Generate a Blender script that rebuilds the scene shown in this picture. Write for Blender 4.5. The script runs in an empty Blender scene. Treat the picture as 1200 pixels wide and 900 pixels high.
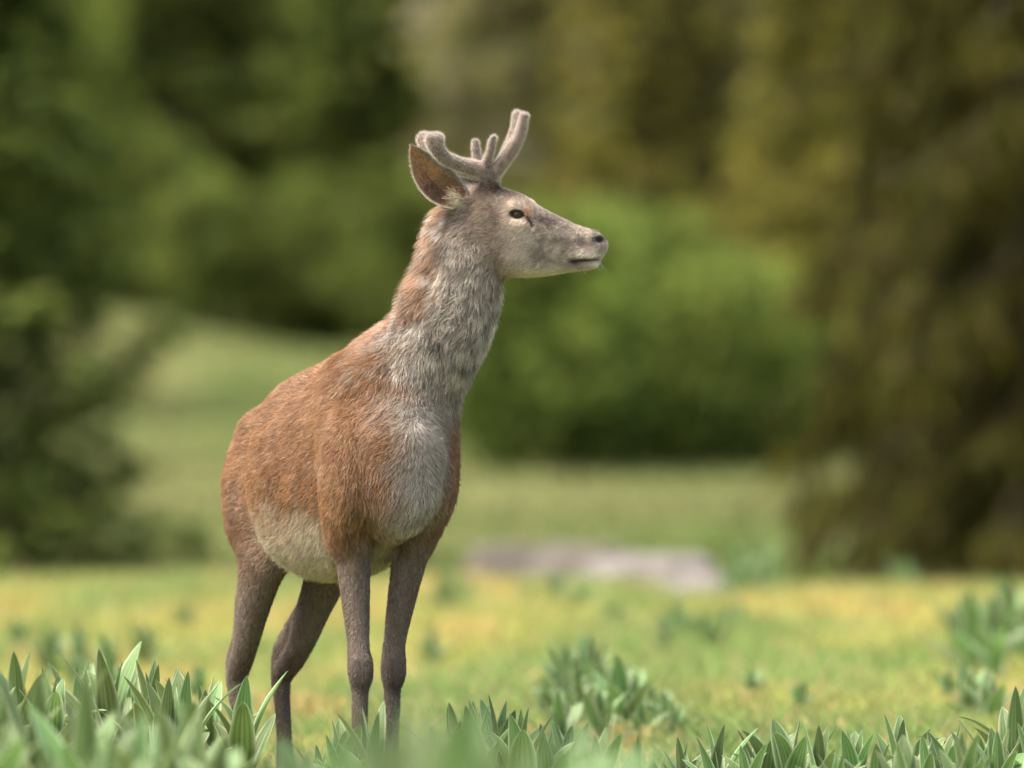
import bpy, math, random
import numpy as np
from mathutils import Vector

rng = np.random.default_rng(7)
random.seed(7)
SC = bpy.context.scene
COL = SC.collection

# ------------------------------------------------------------------ camera, sky, sun, exposure
CAM_D, CAM_Z = 24.0, 1.09
cam_data = bpy.data.cameras.new('camera')
cam = bpy.data.objects.new('camera', cam_data)
COL.objects.link(cam)
cam.location = (0, -CAM_D, CAM_Z)
cam.rotation_euler = (math.radians(90), 0, 0)
cam_data.sensor_width = 36
cam_data.lens = 324
cam_data.clip_start = 0.5
cam_data.clip_end = 3000
cam_data.dof.use_dof = True
cam_data.dof.focus_distance = 23.62
cam_data.dof.aperture_fstop = 2.5
SC.camera = cam

SUN_EL, SUN_AZ = 62.0, 105.0       # high, veiled by cloud, on the stag's rump side
world = bpy.data.worlds.new('World')
SC.world = world
world.use_nodes = True
wn = world.node_tree
bgn = wn.nodes['Background']
sky = wn.nodes.new('ShaderNodeTexSky')
sky.sky_type = 'NISHITA'
sky.sun_disc = False
sky.sun_elevation = math.radians(SUN_EL)
sky.sun_rotation = math.radians(-SUN_AZ)
sky.dust_density = 9.0
sky.air_density = 0.45
sky.ozone_density = 0.0
sky.altitude = 600
wn.links.new(sky.outputs[0], bgn.inputs[0])
bgn.inputs[1].default_value = 0.15

sun_data = bpy.data.lights.new('sun', 'SUN')
sun_data.energy = 1.1
sun_data.angle = math.radians(60)
sun_data.color = (1.0, 0.95, 0.86)
sun = bpy.data.objects.new('sun', sun_data)
COL.objects.link(sun)
_el, _az = math.radians(SUN_EL), math.radians(SUN_AZ)
_to_sun = Vector((-math.sin(_az) * math.cos(_el), math.cos(_az) * math.cos(_el), math.sin(_el)))
sun.rotation_euler = _to_sun.to_track_quat('Z', 'Y').to_euler()
sun.location = (0, 0, 30)

SC.view_settings.view_transform = 'Standard'
SC.view_settings.look = 'None'
SC.view_settings.exposure = 2.22
SC.view_settings.gamma = 1.0
SC.render.engine = 'CYCLES'
SC.cycles.use_denoising = True
try:
    SC.cycles.denoiser = 'OPENIMAGEDENOISE'
except Exception:
    pass
SC.cycles.max_bounces = 8
SC.cycles.diffuse_bounces = 3
SC.cycles.transmission_bounces = 4
SC.cycles.transparent_max_bounces = 8
SC.cycles_curves.shape = 'RIBBONS'

# ------------------------------------------------------------------ helpers
def sstep(a, b, x):
    t = np.clip((x - a) / (b - a), 0, 1)
    return t * t * (3 - 2 * t)

def vnoise(P, scale, seed=0):
    """smooth value noise in 0..1 for an (n,3) array"""
    Q = np.asarray(P, dtype=np.float64) * scale + 1000.0 + seed * 17.31
    I = np.floor(Q).astype(np.int64)
    Fr = Q - I
    Fr = Fr * Fr * (3 - 2 * Fr)
    out = np.zeros(len(Q))
    for dx in (0, 1):
        for dy in (0, 1):
            for dz in (0, 1):
                h = (I[:, 0] + dx) * 374761393 + (I[:, 1] + dy) * 668265263 + (I[:, 2] + dz) * 2147483647 + seed * 974711
                h = (h ^ (h >> 13)) * 1274126177
                h = (h ^ (h >> 16)) & 0xFFFFFF
                w = (Fr[:, 0] if dx else 1 - Fr[:, 0]) * (Fr[:, 1] if dy else 1 - Fr[:, 1]) * (Fr[:, 2] if dz else 1 - Fr[:, 2])
                out += w * (h / 0xFFFFFF)
    return out

def fbm(P, scale, seed=0, oct=3):
    s, a, t = 0, 1.0, 0
    for i in range(oct):
        s = s + a * vnoise(P, scale * 2 ** i, seed + i)
        t += a
        a *= 0.5
    return s / t

def unit(v):
    v = np.asarray(v, dtype=np.float64)
    return v / np.maximum(np.linalg.norm(v, axis=-1, keepdims=True), 1e-12)

def np_mesh(name, V, F, cols=None, smooth=True, uv=None):
    """V (n,3); F (m,3) or (m,4) int; cols (n,3) linear vertex colour"""
    V = np.asarray(V, dtype=np.float32)
    F = np.asarray(F, dtype=np.int32)
    me = bpy.data.meshes.new(name)
    k = F.shape[1]
    me.vertices.add(len(V)); me.vertices.foreach_set('co', V.ravel())
    me.loops.add(F.size); me.loops.foreach_set('vertex_index', F.ravel())
    me.polygons.add(len(F))
    me.polygons.foreach_set('loop_start', np.arange(0, F.size, k, dtype=np.int32))
    me.polygons.foreach_set('loop_total', np.full(len(F), k, dtype=np.int32))
    me.update(calc_edges=True)
    me.polygons.foreach_set('use_smooth', np.full(len(F), smooth, dtype=bool))
    if cols is not None:
        at = me.attributes.new('col', 'FLOAT_COLOR', 'POINT')
        c4 = np.ones((len(V), 4), dtype=np.float32); c4[:, :3] = cols
        at.data.foreach_set('color', c4.ravel())
    if uv is not None:
        l = me.uv_layers.new(name='UVMap')
        l.data.foreach_set('uv', np.asarray(uv, dtype=np.float32)[F.ravel()].ravel())
    me.validate()
    return me

def link(name, data, mat=None, parent=None, label=None, cat=None, group=None, kind=None, loc=None):
    o = bpy.data.objects.new(name, data)
    COL.objects.link(o)
    if mat is not None and data is not None and len(data.materials) == 0:
        data.materials.append(mat)
    if parent is not None:
        o.parent = parent
    if label: o['label'] = label
    if cat: o['category'] = cat
    if group: o['group'] = group
    if kind: o['kind'] = kind
    if loc is not None: o.location = loc
    return o

def hair_object(name, roots, dirs1, dirs2, length, radius, cols, mat, parent, npts=4):
    """curved tapering strands: start along dirs1, end along dirs2"""
    n = len(roots)
    cu = bpy.data.hair_curves.new(name)
    cu.add_curves([npts] * n)
    t = np.linspace(0, 1, npts)[None, :, None]
    L = np.asarray(length).reshape(-1, 1, 1)
    d1 = dirs1[:, None, :]; d2 = dirs2[:, None, :]
    pos = roots[:, None, :] + L * (d1 * (t - 0.5 * t * t) + d2 * 0.5 * t * t)
    cu.position_data.foreach_set('vector', pos.astype(np.float32).ravel())
    ra = cu.attributes.get('radius') or cu.attributes.new('radius', 'FLOAT', 'POINT')
    taper = np.linspace(1, 0.12, npts) ** 0.8
    rr = np.asarray(radius).reshape(-1, 1) * taper[None, :]
    ra.data.foreach_set('value', rr.astype(np.float32).ravel())
    ca = cu.attributes.new('col', 'FLOAT_COLOR', 'CURVE')
    c4 = np.ones((n, 4), dtype=np.float32); c4[:, :3] = cols
    ca.data.foreach_set('color', c4.ravel())
    cu.materials.append(mat)
    o = bpy.data.objects.new(name, cu)
    COL.objects.link(o)
    o.parent = parent
    return o

# ------------------------------------------------------------------ materials
def new_mat(name):
    m = bpy.data.materials.new(name)
    m.use_nodes = True
    nt = m.node_tree
    for n in list(nt.nodes):
        nt.nodes.remove(n)
    out = nt.nodes.new('ShaderNodeOutputMaterial')
    return m, nt, out

def mat_leafy(name, trans=0.35, rough=0.6, spec=0.3, tint=(1, 1, 1)):
    """vertex-coloured leaf matter, part of the light passing through"""
    m, nt, out = new_mat(name)
    at = nt.nodes.new('ShaderNodeAttribute'); at.attribute_name = 'col'
    pb = nt.nodes.new('ShaderNodeBsdfPrincipled')
    pb.inputs['Roughness'].default_value = rough
    pb.inputs['Specular IOR Level'].default_value = spec
    tr = nt.nodes.new('ShaderNodeBsdfTranslucent')
    mx = nt.nodes.new('ShaderNodeMixShader'); mx.inputs[0].default_value = trans
    nt.links.new(at.outputs['Color'], pb.inputs['Base Color'])
    nt.links.new(at.outputs['Color'], tr.inputs['Color'])
    nt.links.new(pb.outputs[0], mx.inputs[1]); nt.links.new(tr.outputs[0], mx.inputs[2])
    nt.links.new(mx.outputs[0], out.inputs[0])
    return m

def mat_skin(name, rough=0.8):
    m, nt, out = new_mat(name)
    at = nt.nodes.new('ShaderNodeAttribute'); at.attribute_name = 'col'
    tc = nt.nodes.new('ShaderNodeTexCoord')
    no = nt.nodes.new('ShaderNodeTexNoise'); no.inputs['Scale'].default_value = 140; no.inputs['Detail'].default_value = 4
    rp = nt.nodes.new('ShaderNodeMapRange'); rp.inputs[1].default_value = .3; rp.inputs[2].default_value = .7
    rp.inputs[3].default_value = .7; rp.inputs[4].default_value = 1.15
    mu = nt.nodes.new('ShaderNodeMix'); mu.data_type = 'RGBA'; mu.blend_type = 'MULTIPLY'; mu.inputs[0].default_value = 1
    bp = nt.nodes.new('ShaderNodeBump'); bp.inputs['Strength'].default_value = .35; bp.inputs['Distance'].default_value = .004
    pb = nt.nodes.new('ShaderNodeBsdfPrincipled'); pb.inputs['Roughness'].default_value = rough
    pb.inputs['Specular IOR Level'].default_value = .15
    nt.links.new(tc.outputs['Object'], no.inputs['Vector'])
    nt.links.new(no.outputs['Fac'], rp.inputs[0])
    nt.links.new(at.outputs['Color'], mu.inputs[6]); nt.links.new(rp.outputs[0], mu.inputs[7])
    nt.links.new(mu.outputs[2], pb.inputs['Base Color'])
    nt.links.new(no.outputs['Fac'], bp.inputs['Height']); nt.links.new(bp.outputs[0], pb.inputs['Normal'])
    nt.links.new(pb.outputs[0], out.inputs[0])
    return m

def mat_fur(name, trans=0.3):
    m, nt, out = new_mat(name)
    at = nt.nodes.new('ShaderNodeAttribute'); at.attribute_name = 'col'
    df = nt.nodes.new('ShaderNodeBsdfDiffuse')
    tr = nt.nodes.new('ShaderNodeBsdfTranslucent')
    mx = nt.nodes.new('ShaderNodeMixShader'); mx.inputs[0].default_value = trans
    gl = nt.nodes.new('ShaderNodeBsdfGlossy'); gl.inputs['Roughness'].default_value = .45
    gl.inputs['Color'].default_value = (.6, .6, .6, 1)
    m2 = nt.nodes.new('ShaderNodeMixShader'); m2.inputs[0].default_value = .05
    nt.links.new(at.outputs['Color'], df.inputs[0]); nt.links.new(at.outputs['Color'], tr.inputs[0])
    nt.links.new(df.outputs[0], mx.inputs[1]); nt.links.new(tr.outputs[0], mx.inputs[2])
    nt.links.new(mx.outputs[0], m2.inputs[1]); nt.links.new(gl.outputs[0], m2.inputs[2])
    nt.links.new(m2.outputs[0], out.inputs[0])
    return m

def mat_plain(name, col, rough=.6, bump=0.0, scale=20, var=.3, spec=.3):
    m, nt, out = new_mat(name)
    tc = nt.nodes.new('ShaderNodeTexCoord')
    no = nt.nodes.new('ShaderNodeTexNoise'); no.inputs['Scale'].default_value = scale; no.inputs['Detail'].default_value = 6
    cr = nt.nodes.new('ShaderNodeValToRGB')
    cr.color_ramp.elements[0].position = .3; cr.color_ramp.elements[1].position = .7
    cr.color_ramp.elements[0].color = tuple(c * (1 - var) for c in col) + (1,)
    cr.color_ramp.elements[1].color = tuple(min(1, c * (1 + var)) for c in col) + (1,)
    pb = nt.nodes.new('ShaderNodeBsdfPrincipled'); pb.inputs['Roughness'].default_value = rough
    pb.inputs['Specular IOR Level'].default_value = spec
    nt.links.new(tc.outputs['Object'], no.inputs['Vector']); nt.links.new(no.outputs['Fac'], cr.inputs[0])
    nt.links.new(cr.outputs[0], pb.inputs['Base Color'])
    if bump:
        bp = nt.nodes.new('ShaderNodeBump'); bp.inputs['Strength'].default_value = 1; bp.inputs['Distance'].default_value = bump
        nt.links.new(no.outputs['Fac'], bp.inputs['Height']); nt.links.new(bp.outputs[0], pb.inputs['Normal'])
    nt.links.new(pb.outputs[0], out.inputs[0])
    return m

M_GROUND = mat_leafy('turf_ground', trans=0.0, rough=.95, spec=.05)
M_GRASS = mat_leafy('grass_blade', trans=.4, rough=.7, spec=.08)
M_TREE = mat_leafy('tree_foliage', trans=.45, rough=.85, spec=.04)
M_BARK = mat_plain('bark', (.07, .055, .035), .9, .02, 14, .45)
M_ROCK = mat_plain('pale_rock', (.125, .112, .098), .9, .05, 3, .35)
M_DARKROCK = mat_plain('dark_rock', (.075, .066, .052), .95, .05, 3, .4)
M_SKIN = mat_skin('coat_skin')
M_FUR = mat_fur('fur', .25)
M_VELVET = mat_fur('antler_velvet_fuzz', .55)
M_HOOF = mat_plain('hoof_horn', (.03, .025, .022), .45, .001, 60, .4)
M_STEM = mat_plain('plant_stem', (.16, .22, .08), .6, .001, 40, .2)

# ------------------------------------------------------------------ terrain
_TD = np.array([-60, 0, 12, 24, 40, 47, 54, 61, 78, 92, 110, 130, 150, 170, 200, 260, 420, 900, 1500])
_TZ = np.array([.0, 0, 0, 0, 0, 0, -.2, -.48, -.5, -.2, .2, .80, 1.55, 2.3, 8.5, 36, 130, 330, 420])
def _interp_smooth(d):
    s = 0
    for o, w in ((-4, .2), (-2, .2), (0, .2), (2, .2), (4, .2)):
        s = s + w * np.interp(d + o, _TD, _TZ)
    return s
def terrain(x, y):
    x = np.asarray(x, dtype=np.float64); y = np.asarray(y, dtype=np.float64)
    d = y + CAM_D
    z = _interp_smooth(d)
    P = np.stack([x.ravel(), y.ravel(), 0 * x.ravel()], 1)
    near = np.exp(-((d - 24) / 30) ** 2)
    n = (vnoise(P, .55, 3) - .5).reshape(x.shape) * .10 + (vnoise(P, .17, 4) - .5).reshape(x.shape) * .16
    far = sstep(70, 200, d)
    z = z + n * np.where(d < 47, .75, 1.0) * (1 + 6 * far)
    z = z + (vnoise(P * np.array([1, .3, 0]), .9, 8) - .5).reshape(x.shape) * .22 * np.exp(-((d - 46) / 7) ** 2)   # uneven crest
    z = z + .06 * np.exp(-((x + 1.1) / .5) ** 2 - ((y + .2) / .8) ** 2)     # low swell under the plants behind the rump
    z = z - .05 * np.exp(-((x + .45) / .5) ** 2 - ((y - .35) / .5) ** 2)    # hind feet stand a little lower
    # level the stance so the hooves sit on it
    return z
def tz(x, y):
    return float(terrain(np.array([x]), np.array([y]))[0])

def turf_colour(P):
    """pigment of the turf: yellow green with straw and moss patches, greener beyond the crest"""
    d = P[:, 1] + CAM_D
    Q = P * np.array([1, .22, 0])
    a = fbm(Q, .9, 11); b = fbm(Q, 2.3, 21); c = fbm(Q, .45, 31)
    green = np.array([.20, .275, .085]); yel = np.array([.35, .345, .10]); straw = np.array([.44, .32, .12]); moss = np.array([.12, .20, .07])
    col = green[None] * np.ones((len(P), 1))
    w = sstep(.36, .58, a)[:, None]; col = col * (1 - w) + yel * w
    w = (sstep(.55, .72, b) * .7)[:, None]; col = col * (1 - w) + straw * w
    w = (sstep(.56, .72, c) * .6)[:, None]; col = col * (1 - w) + moss * w
    mid = np.array([.062, .092, .022]); mid2 = np.array([.105, .115, .040])
    w2 = sstep(.35, .65, fbm(P * np.array([1, .3, 0]), .28, 41))[:, None]
    m = mid * (1 - w2) + mid2 * w2
    w = sstep(52, 66, d)[:, None]; col = col * (1 - w) + m * w
    hill = np.array([.07, .08, .03]); hill2 = np.array([.17, .15, .09])
    w2 = sstep(.45, .62, fbm(P * np.array([1, 1, .5]), .12, 51))[:, None]
    hcol = hill * (1 - w2) + hill2 * w2
    w = sstep(158, 180, d)[:, None]; col = col * (1 - w) + hcol * w
    return col

def build_ground():
    ys = np.concatenate([np.arange(-40, -14, 1.0), np.arange(-14, 26, .16), np.arange(26, 60, .5), np.arange(60, 190, 1.6),
                         np.arange(190, 500, 10), np.geomspace(500, 1500, 12)])
    xi = np.concatenate([np.arange(0, 4.5, .16), np.arange(4.5, 14, .6), np.arange(14, 60, 4), np.geomspace(60, 900, 14)])
    xs = np.concatenate([-xi[:0:-1], xi])
    X, Y = np.meshgrid(xs, ys, indexing='ij')
    Z = terrain(X, Y)
    V = np.stack([X.ravel(), Y.ravel(), Z.ravel()], 1)
    nx, ny = X.shape
    i, j = np.meshgrid(np.arange(nx - 1), np.arange(ny - 1), indexing='ij')
    a = (i * ny + j).ravel()
    F = np.stack([a, a + ny, a + ny + 1, a + 1], 1)
    me = np_mesh('ground', V, F, turf_colour(V) * np.where(V[:, 1] < 30, .62, .8)[:, None])  # near ground painted darker to match the self-shadow of the grass
    link('ground', me, M_GROUND, kind='structure')
build_ground()

def px_x(px, d):            # lateral position of a picture column at distance d
    return (px - 600) * (2.6667 / 1200) * d / 24.0

# ------------------------------------------------------------------ trees
def quad_cards(C, D, N, L, W, cols):
    """rhombic leaf / needle-spray faces: C centre of base, D direction, N rough normal"""
    n = len(C)
    D = unit(D); S = unit(np.cross(D, N))
    L = np.asarray(L).reshape(-1, 1); W = np.asarray(W).reshape(-1, 1)
    V = np.empty((n, 4, 3))
    V[:, 0] = C; V[:, 1] = C + D * L * .45 + S * W * .5
    V[:, 2] = C + D * L; V[:, 3] = C + D * L * .45 - S * W * .5
    F = np.arange(n * 4).reshape(n, 4)
    return V.reshape(-1, 3), F, np.repeat(cols, 4, axis=0)

def tube_mesh(paths):
    """paths: list of (points (k,3), radii (k)); returns V,F of joined tapered tubes"""
    Vs, Fs, off = [], [], 0
    m = 7
    for pts, rad in paths:
        pts = np.asarray(pts, float); rad = np.asarray(rad, float)
        T = unit(np.gradient(pts, axis=0))
        ref = np.array([0.3, .9, .1]) if abs(T[0][2]) > .7 else np.array([0, 0, 1.])
        A = unit(np.cross(T, ref)); B = np.cross(T, A)
        an = np.linspace(0, 2 * np.pi, m, endpoint=False)
        ring = pts[:, None, :] + rad[:, None, None] * (np.cos(an)[None, :, None] * A[:, None, :] + np.sin(an)[None, :, None] * B[:, None, :])
        k = len(pts)
        Vs.append(ring.reshape(-1, 3))
        i, j = np.meshgrid(np.arange(k - 1), np.arange(m), indexing='ij')
        a = i * m + j; b = i * m + (j + 1) % m
        Fs.append(np.stack([a.ravel(), b.ravel(), (b + m).ravel(), (a + m).ravel()], 1) + off)
        off += k * m
    return np.concatenate(Vs), np.concatenate(Fs)

def pick(pal, n, r):
    pal = np.array(pal)
    k = r.integers(0, len(pal), n)
    return pal[k] * r.uniform(.75, 1.3, (n, 1))

def conifer_meshes(H, R, nb, seed, pal, droop=.35, per=15, tuft=5, size=(.24, .08), base=.03, hang=.3, taper=.9):
    r = np.random.default_rng(seed)
    paths = [(np.array([[0.02 * math.sin(k), 0.02 * math.cos(2 * k), H * k / 9 - .35] for k in range(10)]), np.linspace(.022 * H, .006, 10))]
    C, D, N = [], [], []
    for b in range(nb):
        u = (b + r.uniform(0, 1)) / nb
        z0 = H * (base + (1 - base) * u ** 1.15)
        az = b * 2.39996 + r.uniform(-.4, .4)
        Lb = R * ((1 - (z0 / H)) ** taper) * r.uniform(.62, 1.12) + .12
        s = np.linspace(0, 1, 6)
        hx, hy = math.cos(az), math.sin(az)
        px = np.stack([hx * Lb * s, hy * Lb * s, z0 + Lb * (.12 * s - droop * s ** 1.6 + .16 * s ** 4)], 1)
        px[1:, :2] += r.normal(0, .03 * Lb, (5, 2))
        paths.append((px, np.linspace(.010 + .009 * Lb, .003, 6)))
        ss = np.sort(r.uniform(.12, 1.02, per))
        for q in ss:
            c = np.array([np.interp(q, s, px[:, i]) for i in range(3)])
            wl = Lb * .32 * (1.15 - q) + .10
            for t in range(tuft):
                sd = r.choice([-1, 1]); off = r.uniform(0, 1) * wl
                dirv = np.array([hx * .8 - hy * sd * .75, hy * .8 + hx * sd * .75, -hang + r.normal(0, .25)])
                C.append(c + unit(dirv) * off + r.normal(0, .03, 3)); D.append(dirv + r.normal(0, .3, 3)); N.append([r.normal(0, .5), r.normal(0, .5), 1])
    C, D, N = map(np.array, (C, D, N))
    n = len(C)
    V, F, K = quad_cards(C, D, N, r.uniform(.6, 1.4, n) * size[0], r.uniform(.7, 1.3, n) * size[1], pick(pal, n, r))
    tv, tf = tube_mesh(paths)
    return np_mesh('trunk', tv, tf), np_mesh('crown', V, F, K, smooth=False)

def broadleaf_meshes(H, R, seed, pal, lobes=20, leaves=9000, size=.11, low=.08):
    r = np.random.default_rng(seed)
    paths = [(np.array([[0, 0, -.3], [0.03, 0, H * .15], [-.02, .04, H * .35], [0, 0, H * .6]]), np.array([.03, .024, .018, .008]) * H)]
    cen, rad = [], []
    for k in range(lobes):
        a = k * 2.39996; u = (k + .5) / lobes
        zz = H * (low + .12 + (.80 - low) * u)
        rr = R * math.sin(math.pi * (.18 + .72 * u)) * r.uniform(.35, .85)
        c = np.array([math.cos(a) * rr, math.sin(a) * rr, zz]); cen.append(c); rad.append(R * r.uniform(.24, .50))
        m = np.array([0, 0, max(.05 * H, zz * r.uniform(.35, .6))])
        mid = (m + c) / 2 + r.normal(0, .05 * R, 3)
        paths.append((np.array([m, mid, c]), np.array([.010, .006, .002]) * H))
    cen = np.array(cen); rad = np.array(rad)
    k = r.integers(0, lobes, leaves)
    dv = unit(r.normal(0, 1, (leaves, 3)))
    C = cen[k] + dv * (rad[k] * r.uniform(.35, 1.08, leaves) ** .6)[:, None] * np.array([1, 1, .85])
    C[:, 2] = np.maximum(C[:, 2], .02)
    D = dv + r.normal(0, .7, (leaves, 3)) + np.array([0, 0, -.25]); N = r.normal(0, 1, (leaves, 3)) + np.array([0, 0, .8])
    lobe_tone = r.uniform(.6, 1.35, lobes)[k][:, None]
    V, F, K = quad_cards(C, D, N, r.uniform(.7, 1.4, leaves) * size, r.uniform(.5, .9, leaves) * size, pick(pal, leaves, r) * lobe_tone)
    tv, tf = tube_mesh(paths)
    return np_mesh('trunk', tv, tf), np_mesh('crown', V, F, K, smooth=False)

def plant_tree(name, meshes, px, d, label, cat, rot=0.0, s=1.0, group=None, sink=.05):
    x, y = px_x(px, d), d - CAM_D
    root = link(name, None, label=label, cat=cat, group=group, loc=(x, y, tz(x, y) - sink))
    root.rotation_euler = (0, 0, rot); root.scale = (s, s, s)
    link('trunk', meshes[0], M_BARK, root)
    link('crown', meshes[1], M_TREE, root)
    return root

DARK = [(.060, .095, .022), (.080, .120, .026), (.11, .145, .030), (.060, .095, .036), (.10, .11, .03)]
MIDG = [(.12, .165, .028), (.15, .185, .036), (.10, .14, .03), (.17, .19, .04)]
LIME = [(.125, .175, .034), (.10, .15, .030), (.155, .205, .045), (.07, .115, .028)]
OLIV = [(.070, .070, .011), (.050, .054, .010), (.095, .086, .013), (.034, .040, .011), (.068, .058, .014), (.040, .032, .011)]
YELL = [(.22, .195, .030), (.19, .175, .032), (.15, .155, .030), (.25, .21, .06), (.13, .14, .034)]
GREY = [(.25, .225, .15), (.20, .19, .11), (.18, .185, .06), (.28, .25, .17), (.14, .17, .04)]

young_spruce = conifer_meshes(7.5, 2.0, 190, 1, DARK + MIDG, droop=.30, per=17, tuft=6, size=(.22, .075))
tall_spruce = conifer_meshes(17, 3.0, 230, 2, DARK[1:] + MIDG, droop=.42, per=14, tuft=6, size=(.42, .15))
tall_spruce2 = conifer_meshes(15, 2.6, 200, 5, DARK[1:] + MIDG, droop=.38, per=14, tuft=6, size=(.40, .14))
larch = conifer_meshes(13, 2.6, 215, 3, OLIV, droop=.62, per=15, tuft=10, size=(.34, .06), hang=1.8, base=.01, taper=.75)
yellow_larch = conifer_meshes(13, 2.6, 210, 4, YELL + OLIV[:2], droop=.30, per=14, tuft=6, size=(.36, .10), hang=.5)
bush_a = broadleaf_meshes(2.9, 1.5, 11, LIME + MIDG[:3], 34, 9500, .14, low=-.06)
bush_b = broadleaf_meshes(2.3, 1.45, 12, LIME[1:] + MIDG, 30, 9000, .13, low=-.06)
edge_bush = broadleaf_meshes(2.6, 1.3, 16, DARK[2:] + MIDG, 20, 8000, .14)
olive_tree = broadleaf_meshes(9, 2.6, 13, MIDG + YELL[2:3], 30, 11000, .24)
grey_tree = broadleaf_meshes(9, 2.4, 14, GREY + YELL[1:3], 26, 8000, .24)
lime_tree = broadleaf_meshes(8, 2.2, 15, MIDG + LIME[:1], 28, 11000, .20)

TG = 'trees on the forest edge'
plant_tree('spruce_tree', young_spruce, -55, 75, 'dense dark young spruce with branches down to the grass beside the pale meadow', 'tree', .3)
plant_tree('larch_tree', larch, 1235, 76, 'large olive brown larch with drooping twigs sweeping the turf beside the grey rock slabs', 'tree', 1.2)
plant_tree('larch_tree', larch, 1350, 82, 'olive brown larch half behind the large drooping larch', 'tree', 2.9, 1.05)
plant_tree('larch_tree', yellow_larch, 1015, 118, 'yellowish larch rising behind the large drooping larch', 'tree', .7, .95)
plant_tree('leafy_bush', bush_a, 640, 104, 'bright green rounded bush behind the stag\'s neck on the meadow edge', 'bush', .4, 1.0)
plant_tree('leafy_bush', bush_b, 745, 108, 'bright green bush standing between two other bushes on the meadow edge', 'bush', 1.9, 1.25)
plant_tree('leafy_bush', bush_b, 850, 106, 'mid green bush next to the drooping larch, last of the bushes on the meadow edge', 'bush', 4.0, 1.02)
plant_tree('leafy_bush', bush_b, 915, 112, 'low green bush tucked in behind the drooping larch at the meadow edge', 'bush', 2.2, .85)
plant_tree('lime_green_tree', lime_tree, -20, 128, 'light green leafy tree rising behind the dark young spruce', 'tree', .2, .9)
for px, d, me, rot, s, nm, lab in (
        (95, 172, olive_tree, .5, 1.1, 'leafy_tree', 'olive green leafy tree at the forest edge nearest the dark young spruce'),
        (215, 166, tall_spruce, 1.1, .9, 'spruce_tree', 'tall dark spruce at the top of the pale meadow'),
        (320, 170, olive_tree, 2.2, .95, 'leafy_tree', 'olive green leafy tree between the two tall dark spruces'),
        (425, 164, tall_spruce2, .2, .92, 'spruce_tree', 'tall dark spruce behind the stag\'s back'),
        (515, 172, lime_tree, 3.1, 1.25, 'leafy_tree', 'fresh green leafy tree behind the stag\'s antlers'),
        (625, 158, grey_tree, .9, 1.0, 'sparse_tree', 'grey green sparse tree above the tallest bush'),
        (690, 172, tall_spruce2, 2.0, .62, 'spruce_tree', 'shorter dark spruce between the two sparse grey trees'),
        (755, 152, yellow_larch, 1.5, .85, 'larch_tree', 'yellow tinted larch on the slope above the bushes'),
        (850, 156, grey_tree, 4.4, 1.1, 'sparse_tree', 'grey sparse tree beside the yellow tinted larch'),
        (920, 166, tall_spruce, 3.7, .8, 'spruce_tree', 'dark spruce half hidden by the large drooping larch')):
    plant_tree(nm, me, px, d, lab, 'tree', rot, s, TG)
for px, d, me, rot, sc, lab in ((255, 157, edge_bush, 2.0, .95, 'round green bush at the foot of the tall dark spruce atop the meadow'),
                           (370, 160, edge_bush, .3, 1.15, 'green bush between the tall spruces at the top of the meadow'),
                           (480, 154, edge_bush, 5.1, 1.1, 'green bush behind the stag\'s neck at the top of the meadow'),
                           (165, 160, edge_bush, 3.1, 1.2, 'green bush at the top of the meadow beside the young spruce')):
    plant_tree('leafy_bush', me, px, d, lab, 'bush', rot, sc)
# second rank up the slope, closing the wood
k = 0
for px in range(-140, 1400, 105):
    k += 1
    me, nm, lab = [(tall_spruce, 'spruce_tree', 'dark spruce in the second rank of the wood up the slope'),
                   (olive_tree, 'leafy_tree', 'olive leafy tree in the second rank of the wood up the slope'),
                   (tall_spruce2, 'spruce_tree', 'dark spruce in the second rank of the wood up the slope'),
                   (yellow_larch, 'larch_tree', 'yellowish larch in the second rank of the wood up the slope')][k % 4]
    lab = lab.replace('second rank of the wood up the slope', 'second rank, %s tree from the young spruce end' % ['first', 'second', 'third', 'fourth', 'fifth', 'sixth', 'seventh', 'eighth', 'ninth', 'tenth', 'eleventh', 'twelfth', 'thirteenth', 'fourteenth', 'fifteenth'][k - 1])
    plant_tree(nm, me, px + random.uniform(-25, 25), 196 + random.uniform(-6, 12), lab, 'tree', random.uniform(0, 6), random.uniform(.85, 1.15),
               {'s': 'spruces of the second rank', 'o': 'leafy trees of the second rank', 'y': 'larches of the second rank'}[{'spruce_tree': 's', 'leafy_tree': 'o', 'larch_tree': 'y'}[nm]])

# the wood goes on to both sides of the meadow
for side, word in ((-1, 'young spruce'), (1, 'drooping larch')):
    for q in range(14):
        me, nm, lab = [(tall_spruce2, 'spruce_tree', 'dark spruce'), (olive_tree, 'leafy_tree', 'olive leafy tree'), (tall_spruce, 'spruce_tree', 'tall dark spruce')][q % 3]
        px = (600 + side * (760 + q * 130)) + random.uniform(-30, 30)
        plant_tree(nm, me, px, random.uniform(150, 185), '%s of the wood past the %s, %s outward from the meadow' % (lab, word, ['first', 'second', 'third', 'fourth', 'fifth', 'sixth', 'seventh', 'eighth', 'ninth', 'tenth', 'eleventh', 'twelfth', 'thirteenth', 'fourteenth'][q]),
                   'tree', random.uniform(0, 6), random.uniform(.85, 1.1), 'wood edge on the %s side' % word)

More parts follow.
